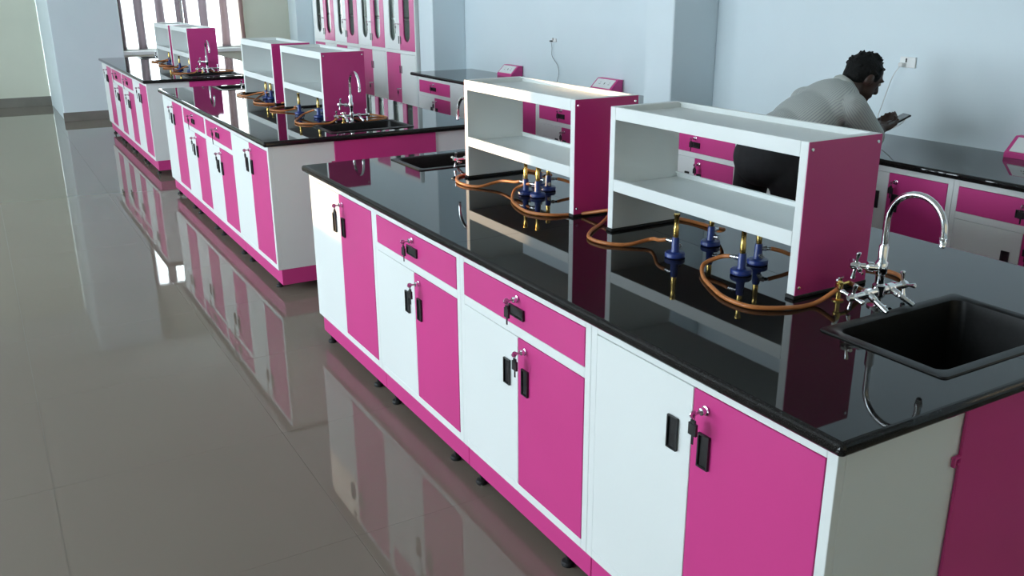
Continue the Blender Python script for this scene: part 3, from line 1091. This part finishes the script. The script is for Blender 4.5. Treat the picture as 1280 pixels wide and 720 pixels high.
def cupboard(y, label):
    t = thing('glass_cupboard', label, 'cupboard', (CX0, y, 0), 0, 'glass-door cupboards along the right wall')
    w, d = CW - 0.002, XR - CX0 - 0.002
    st = 0.02
    link('body', boxes_mesh('cupbody', WHITE, [(0.0, d, 0, st, 0.08, CH), (0.0, d, w - st, w, 0.08, CH), (d - 0.01, d, st, w - st, 0.08, CH),
                                               (0.0, d - .01, st, w - st, CH - 0.04, CH), (0.0, d - .01, st, w - st, CM - 0.015, CM + 0.02), (0.0, d - .01, st, w - st, 0.08, 0.11)], 0.0015), t)
    for z in (1.30, 1.62):
        link('shelf', boxes_mesh('cupshelf', CUP_IN, [(0.03, d - 0.012, st + .001, w - st - .001, 0, 0.018)]), t, (0, 0, z))
    link('plinth', boxes_mesh('cupplinth', PINK, [(0.02, d - 0.01, 0.003, w - 0.003, 0.0, 0.08)], 0.002), t)
    dw = (w - 2 * st) / 2 - 0.0015
    for i, m, lab in ((0, PINK, 'pink glazed door'), (1, WHITE, 'white glazed door')):
        y0 = st + 0.001 + i * (dw + 0.001)
        z0, z1 = CM + 0.022, CH - 0.042
        H = z1 - z0
        cx = dw * (0.52 if i == 0 else 0.50)
        slot = stadium(cx, 0.085, H - 0.085, 0.165)
        dd = link('glazed_door', plate_mesh(('gdoor', i), m, [(0, 0), (dw, 0), (dw, H), (0, H)], [slot], 0.018, lambda u, v, q: (q + 0.006, u, v)), t, (0, y0, z0))
        dd['label'] = lab

        def pane(bm, slot=slot, cx=cx):
            a = [bm.verts.new((0.016, cx + (u - cx) * 1.08, v)) for u, v in slot]
            b = [bm.verts.new((0.020, cx + (u - cx) * 1.08, v)) for u, v in slot]
            bridge(bm, a, b)
            bm.faces.new(a)
            bm.faces.new(list(reversed(b)))
        link('pane', custom_mesh(('gpane', i), CUP_GLASS, pane), dd)
        ye = dw - 0.022 if i == 0 else 0.022
        link('handle', boxes_mesh('cuphandle', BLACK, [(-0.004, 0, -0.009, 0.009, -0.038, 0.038)], 0.001), dd, (-0.003, ye, 0.10))
        add_lock(dd, ye, 0.26, i == 1, 1)
        # plain lower door: pink on the far side, white on the near side
        m2 = WHITE if i == 0 else PINK
        h2 = CM - 0.017 - 0.112
        ld = link('lower_door', boxes_mesh(('ldoor', m2.name), m2, [(-0.003, 0.015, 0, dw, 0, h2)], 0.0012), t, (0, y0, 0.112))
        ld['label'] = 'white lower door' if i == 0 else 'pink lower door'
        link('handle', boxes_mesh('cuphandle', BLACK, [(-0.004, 0, -0.009, 0.009, -0.038, 0.038)], 0.001), ld, (-0.003, ye, h2 - 0.16))
        if i == 1:
            add_lock(ld, ye, h2 - 0.36, True, 0)
    return t


for k in range(4):
    cupboard(7.62 + k * CW, ['glass-door cupboard next to the pillar and the wall bench', 'glass-door cupboard second from the pillar',
                             'glass-door cupboard third from the pillar', 'glass-door cupboard farthest from the pillar, by the far corner'][k])


# ------------------------------------------------------------------ the man
def capsule(bm, p0, p1, r0, r1, n=16, m=5):
    p0, p1 = Vector(p0), Vector(p1)
    ax = p1 - p0
    L = ax.length
    ax = ax / L
    prof = []
    for i in range(m + 1):
        a = math.pi / 2 * (1 - i / m)
        prof.append((-r0 * math.sin(a), r0 * math.cos(a)))
    for i in range(1, 6):
        t = i / 6
        prof.append((L * t, r0 + (r1 - r0) * t))
    for i in range(m + 1):
        a = math.pi / 2 * i / m
        prof.append((L + r1 * math.sin(a), r1 * math.cos(a)))
    add_lathe(bm, p0, ax, [(d, max(r, 1e-4)) for d, r in prof], n)


def ellipsoid(bm, c, rad, rot=(0, 0, 0), dirs=None):
    if dirs:
        X = Vector(dirs[0]).normalized()
        Z = Vector(dirs[1])
        Z = (Z - X * Z.dot(X)).normalized()
        Y = Z.cross(X)
        R = Matrix((X, Y, Z)).transposed()
    else:
        from mathutils import Euler
        R = Euler(rot).to_matrix()
    mtx = Matrix.Translation(Vector(c)) @ R.to_4x4() @ Matrix.Diagonal((*rad, 1))
    bmesh.ops.create_uvsphere(bm, u_segments=20, v_segments=12, radius=1.0, matrix=mtx)


def blob(name, parts, voxel, smooth_it, m, parent, origin):
    bm = bmesh.new()
    for p in parts:
        if p[0] == 'c':
            capsule(bm, *p[1:])
        else:
            ellipsoid(bm, *p[1:])
    me = bpy.data.meshes.new('raw')
    bm.to_mesh(me)
    bm.free()
    o = bpy.data.objects.new('raw', me)
    COL.objects.link(o)
    md = o.modifiers.new('r', 'REMESH')
    md.mode = 'VOXEL'
    md.voxel_size = voxel
    s = o.modifiers.new('s', 'SMOOTH')
    s.factor = 0.5
    s.iterations = smooth_it
    dg = bpy.context.evaluated_depsgraph_get()
    dg.update()
    out = bpy.data.meshes.new_from_object(o.evaluated_get(dg))
    bpy.data.objects.remove(o)
    out.transform(Matrix.Translation(-Vector(origin)))
    for p in out.polygons:
        p.use_smooth = True
    out.materials.clear()
    out.materials.append(m)
    return link(name, out, parent)


PO = Vector((1.88, 2.05, 0))
man = thing('person', 'man in a pale striped shirt and black trousers leaning on the bench with a phone', 'person', PO)
pel = Vector((1.905, 2.055, 0.885))
hipL, hipR = Vector((1.90, 2.15, 0.87)), Vector((1.905, 1.965, 0.87))
kneeL, kneeR = Vector((1.90, 2.20, 0.47)), Vector((1.93, 1.885, 0.47))
ankL, ankR = Vector((1.83, 2.22, 0.09)), Vector((1.86, 1.865, 0.09))
sp1, sp2 = Vector((2.00, 2.045, 0.975)), Vector((2.12, 2.01, 1.065))
neckb = Vector((2.235, 1.985, 1.148))
head = Vector((2.360, 1.957, 1.222))
shL, shR = Vector((2.185, 2.14, 1.10)), Vector((2.185, 1.865, 1.10))
elL, elR = Vector((2.41, 2.17, 0.925)), Vector((2.385, 1.875, 0.935))
wrL, wrR = Vector((2.585, 2.085, 0.955)), Vector((2.56, 1.985, 0.95))
hd_f = Vector((0.80, -0.30, -0.50)).normalized()      # where the face looks
hd_l = Vector((0.30, 0.95, 0)).normalized()
hd_l = (hd_l - hd_f * hd_l.dot(hd_f)).normalized()
hd_u = hd_f.cross(hd_l)
if hd_u.z < 0:
    hd_u = -hd_u


def hp(f, l, u):
    return head + (hd_f * f + hd_l * l + hd_u * u) * 0.92


def hand_parts(wr, fdir, palm_n, side):
    """palm and five curled fingers; fdir along the fingers, palm_n the way the palm faces, side = thumb side"""
    f = Vector(fdir).normalized()
    n = Vector(palm_n)
    n = (n - f * n.dot(f)).normalized()
    s = f.cross(n) * side
    out = [('c', wr, wr + f * 0.03, 0.026, 0.024)]
    pc = wr + f * 0.055
    out.append(('e', pc, (0.048, 0.040, 0.017), (0, 0, 0), (f, n)))
    for k, (off, ln) in enumerate(((0.028, 0.072), (0.010, 0.082), (-0.009, 0.076), (-0.027, 0.060))):
        b = pc + f * 0.038 + s * off
        k1 = b + f * ln * 0.42 + n * 0.010
        k2 = k1 + f * ln * 0.22 + n * ln * 0.30
        k3 = k2 + n * ln * 0.24 - f * ln * 0.08
        out += [('c', b - f * 0.02, k1, 0.0095, 0.009), ('c', k1, k2, 0.009, 0.0082), ('c', k2, k3, 0.0082, 0.007)]
    tb = pc - f * 0.02 + s * 0.03
    t1 = tb + f * 0.030 + s * 0.026 + n * 0.012
    t2 = t1 + f * 0.032 + s * 0.004 + n * 0.014
    out += [('c', tb, t1, 0.0125, 0.0105), ('c', t1, t2, 0.0105, 0.008)]
    return out


face = [('e', hp(0, 0, 0.015), (0.085, 0.068, 0.092), (0, 0, 0), (hd_f, hd_u)),
        ('e', hp(0.030, 0, -0.048), (0.057, 0.052, 0.061), (0, 0, 0), (hd_f, hd_u)),
        ('e', hp(0.062, 0, -0.092), (0.026, 0.028, 0.022), (0, 0, 0), (hd_f, hd_u)),
        ('c', hp(0.088, 0, 0.010), hp(0.106, 0, -0.030), 0.009, 0.014),
        ('e', hp(0.099, 0, -0.034), (0.013, 0.018, 0.010), (0, 0, 0), (hd_f, hd_u)),
        ('e', hp(0.082, 0, 0.024), (0.014, 0.050, 0.011), (0, 0, 0), (hd_f, hd_u)),
        ('e', hp(0.085, 0, -0.060), (0.012, 0.024, 0.006), (0, 0, 0), (hd_f, hd_u)),
        ('e', hp(0.083, 0, -0.070), (0.011, 0.020, 0.006), (0, 0, 0), (hd_f, hd_u)),
        ('e', hp(-0.004, 0.076, -0.010), (0.020, 0.009, 0.032), (0, 0, 0), (hd_f, hd_u)),
        ('e', hp(-0.004, -0.076, -0.010), (0.020, 0.009, 0.032), (0, 0, 0), (hd_f, hd_u)),
        ('c', neckb - Vector((0.02, 0, 0.02)), hp(-0.018, 0, -0.045), 0.058, 0.052)]
fR = Vector((0.85, 0.35, 0.12))
fL = Vector((0.72, -0.50, 0.12))
body_parts = face + [('c', sp1, sp2, 0.085, 0.095), ('c', sp2, neckb, 0.095, 0.06), ('c', pel, sp1, 0.09, 0.085),
                     ('c', shR, elR, 0.045, 0.037), ('c', shL, elL, 0.045, 0.037), ('c', sp2, shR, 0.07, 0.045), ('c', sp2, shL, 0.07, 0.045),
                     ('c', elR, wrR, 0.039, 0.026), ('c', elL, wrL, 0.039, 0.026),
                     ('c', hipL, kneeL, 0.06, 0.045), ('c', kneeL, ankL, 0.045, 0.034), ('c', hipR, kneeR, 0.06, 0.045), ('c', kneeR, ankR, 0.045, 0.034),
                     ('c', pel, hipL, 0.07, 0.06), ('c', pel, hipR, 0.07, 0.06)]
body_parts += hand_parts(wrR, fR, Vector((-0.2, 0.1, 1)), 1) + hand_parts(wrL, fL, Vector((-0.2, 0.1, 1)), -1)
blob('body', body_parts, 0.0065, 4, SKIN, man, PO)

tors = (sp2 - pel).normalized()
lat = Vector((0, 1, 0))
shirt_parts = [('e', (pel + sp1) / 2 + Vector((-0.005, 0, 0.02)), (0.17, 0.160, 0.118), (0, 0, 0), ((sp1 - pel), (-0.6, 0, 1))),
               ('e', (sp1 + sp2) / 2 + Vector((0.0, 0, 0.005)), (0.19, 0.175, 0.112), (0, 0, 0), ((sp2 - sp1), (-0.6, 0, 1))),
               ('e', (sp2 + neckb) / 2 + Vector((-0.01, 0, 0.0)), (0.150, 0.170, 0.088), (0, 0, 0), ((neckb - sp2), (-0.5, 0, 1))),
               ('c', sp2 + Vector((0.03, 0, 0.01)), shR, 0.095, 0.073), ('c', sp2 + Vector((0.03, 0, 0.01)), shL, 0.095, 0.073),
               ('c', shR, shR + (elR - shR) * 0.90, 0.073, 0.060), ('c', shL, shL + (elL - shL) * 0.90, 0.073, 0.060),
               ('c', sp2 + Vector((0.05, 0, 0.02)), neckb + Vector((0.020, -0.002, 0.014)), 0.085, 0.066)]
sh = blob('shirt', shirt_parts, 0.009, 8, SHIRT, man, PO)
sh['label'] = 'pale grey striped short-sleeved shirt'
att = sh.data.attributes.new('stripe', 'FLOAT', 'POINT')
segs = [(pel, sp1, 0.16, 0.13), (sp1, sp2, 0.16, 0.13), (sp2, neckb, 0.15, 0.13), (shR, elR, 0.072, 0.065), (shL, elL, 0.072, 0.065)]
for v in sh.data.vertices:
    p = v.co + PO
    best = None
    for (a, b, R, rr) in segs:
        d = b - a
        t = max(0.0, min(1.0, (p - a).dot(d) / d.length_squared))
        q = a + d * t
        dist = (p - q).length / R
        if best is None or dist < best[0]:
            ax = d.normalized()
            e1 = (Vector((0, 0, 1)) - ax * ax.z).normalized()
            e2 = ax.cross(e1)
            w_ = p - q
            best = (dist, math.atan2(w_.dot(e2), w_.dot(e1)) * rr)
    att.data[v.index].value = best[1]


def collar(bm):
    c = neckb + Vector((0.028, -0.003, 0.024)) - PO
    ax = (head - neckb).normalized()
    add_lathe(bm, c - ax * 0.012, ax, [(0, .068), (.012, .071), (.026, .066), (.027, .061), (.012, .064), (0, .063)], 24)


link('collar', custom_mesh('collar', SHIRT, collar, True), sh)
trouser_parts = [('e', pel + Vector((-0.035, 0, -0.015)), (0.135, 0.165, 0.135)), ('c', pel + Vector((0.0, 0, 0.03)), pel + (sp1 - pel) * 0.35, 0.12, 0.125),
                 ('c', hipL, kneeL, 0.092, 0.070), ('c', kneeL, ankL + Vector((0, 0, 0.0)), 0.070, 0.060),
                 ('c', hipR, kneeR, 0.092, 0.070), ('c', kneeR, ankR + Vector((0, 0, 0.0)), 0.070, 0.060)]
tr = blob('trousers', trouser_parts, 0.010, 6, TROUSER, man, PO)
tr['label'] = 'black trousers'


def shoe_fn(bm):
    prof = [(-0.09, 0.030, 0.075), (-0.06, 0.040, 0.085), (0.0, 0.042, 0.075), (0.07, 0.048, 0.055), (0.13, 0.044, 0.042), (0.165, 0.026, 0.030)]
    prev = None
    for x, wv, h in prof:
        cur = [bm.verts.new((x, wv * math.cos(a), max(0.0, h * (0.5 + 0.5 * math.sin(a))) if math.sin(a) > -0.6 else 0.0)) for a in [2 * math.pi * i / 14 for i in range(14)]]
        if prev:
            bridge(bm, prev, cur)
        else:
            bm.faces.new(cur)
        prev = cur
    bm.faces.new(list(reversed(prev)))


for a in (ankL, ankR):
    link('shoe', custom_mesh('shoe', SHOE, shoe_fn, True), man, Vector((a.x + 0.02, a.y, 0)) - PO)
# hair: a cap of short tousled clumps
rnd = random.Random(5)
hair_parts = [('e', hp(-0.014, 0, 0.024), (0.090, 0.076, 0.088), (0, 0, 0), (hd_f, hd_u)), ('e', hp(-0.048, 0, -0.012), (0.050, 0.066, 0.066), (0, 0, 0), (hd_f, hd_u))]
for i in range(70):
    a, b = rnd.uniform(0, 2 * math.pi), rnd.uniform(-0.15, 1.0)
    rr = math.sqrt(max(0, 1 - b * b * 0.9))
    f_, l_, u_ = rr * math.cos(a), rr * math.sin(a), b
    if f_ > 0.45 and u_ < 0.55:
        continue
    p = hp(-0.014 + f_ * 0.088, l_ * 0.074, 0.024 + u_ * 0.086)
    d = (hd_f * (f_ + 0.5) + hd_l * l_ + hd_u * u_).normalized()
    hair_parts.append(('c', p, p + d * 0.017, 0.012, 0.004))
hr = blob('hair', hair_parts, 0.0050, 1, HAIR, man, PO)
hr['label'] = 'short black hair'
for s in (-1, 1):
    def eye(bm, s=s):
        bmesh.ops.create_uvsphere(bm, u_segments=12, v_segments=8, radius=0.0105, matrix=Matrix.Translation(hp(0.080, s * 0.031, 0.004) - PO))
    e = link('eye', custom_mesh(('eye', s), EYEW, eye, True), man)

    def brow(bm, s=s):
        add_tube(bm, [hp(0.096, s * 0.012, 0.022) - PO, hp(0.094, s * 0.032, 0.028) - PO, hp(0.083, s * 0.050, 0.021) - PO], [0.003, 0.0042, 0.002], 8)
    link('eyebrow', custom_mesh(('brow', s), HAIR, brow, True), man)

ph = thing('mobile_phone', 'dark mobile phone held in the man\'s hands over the bench', 'phone', (2.672, 1.990, 0.988), -0.5)
ph.rotation_euler = (0.0, -0.45, -0.35)
link('case', boxes_mesh('phonecase', BLACK, [(-0.070, 0.070, -0.035, 0.035, -0.005, 0.004)], 0.003, 2), ph)
link('screen', boxes_mesh('phonescreen', SCREEN, [(-0.064, 0.064, -0.031, 0.031, 0.004, 0.0046)]), ph)
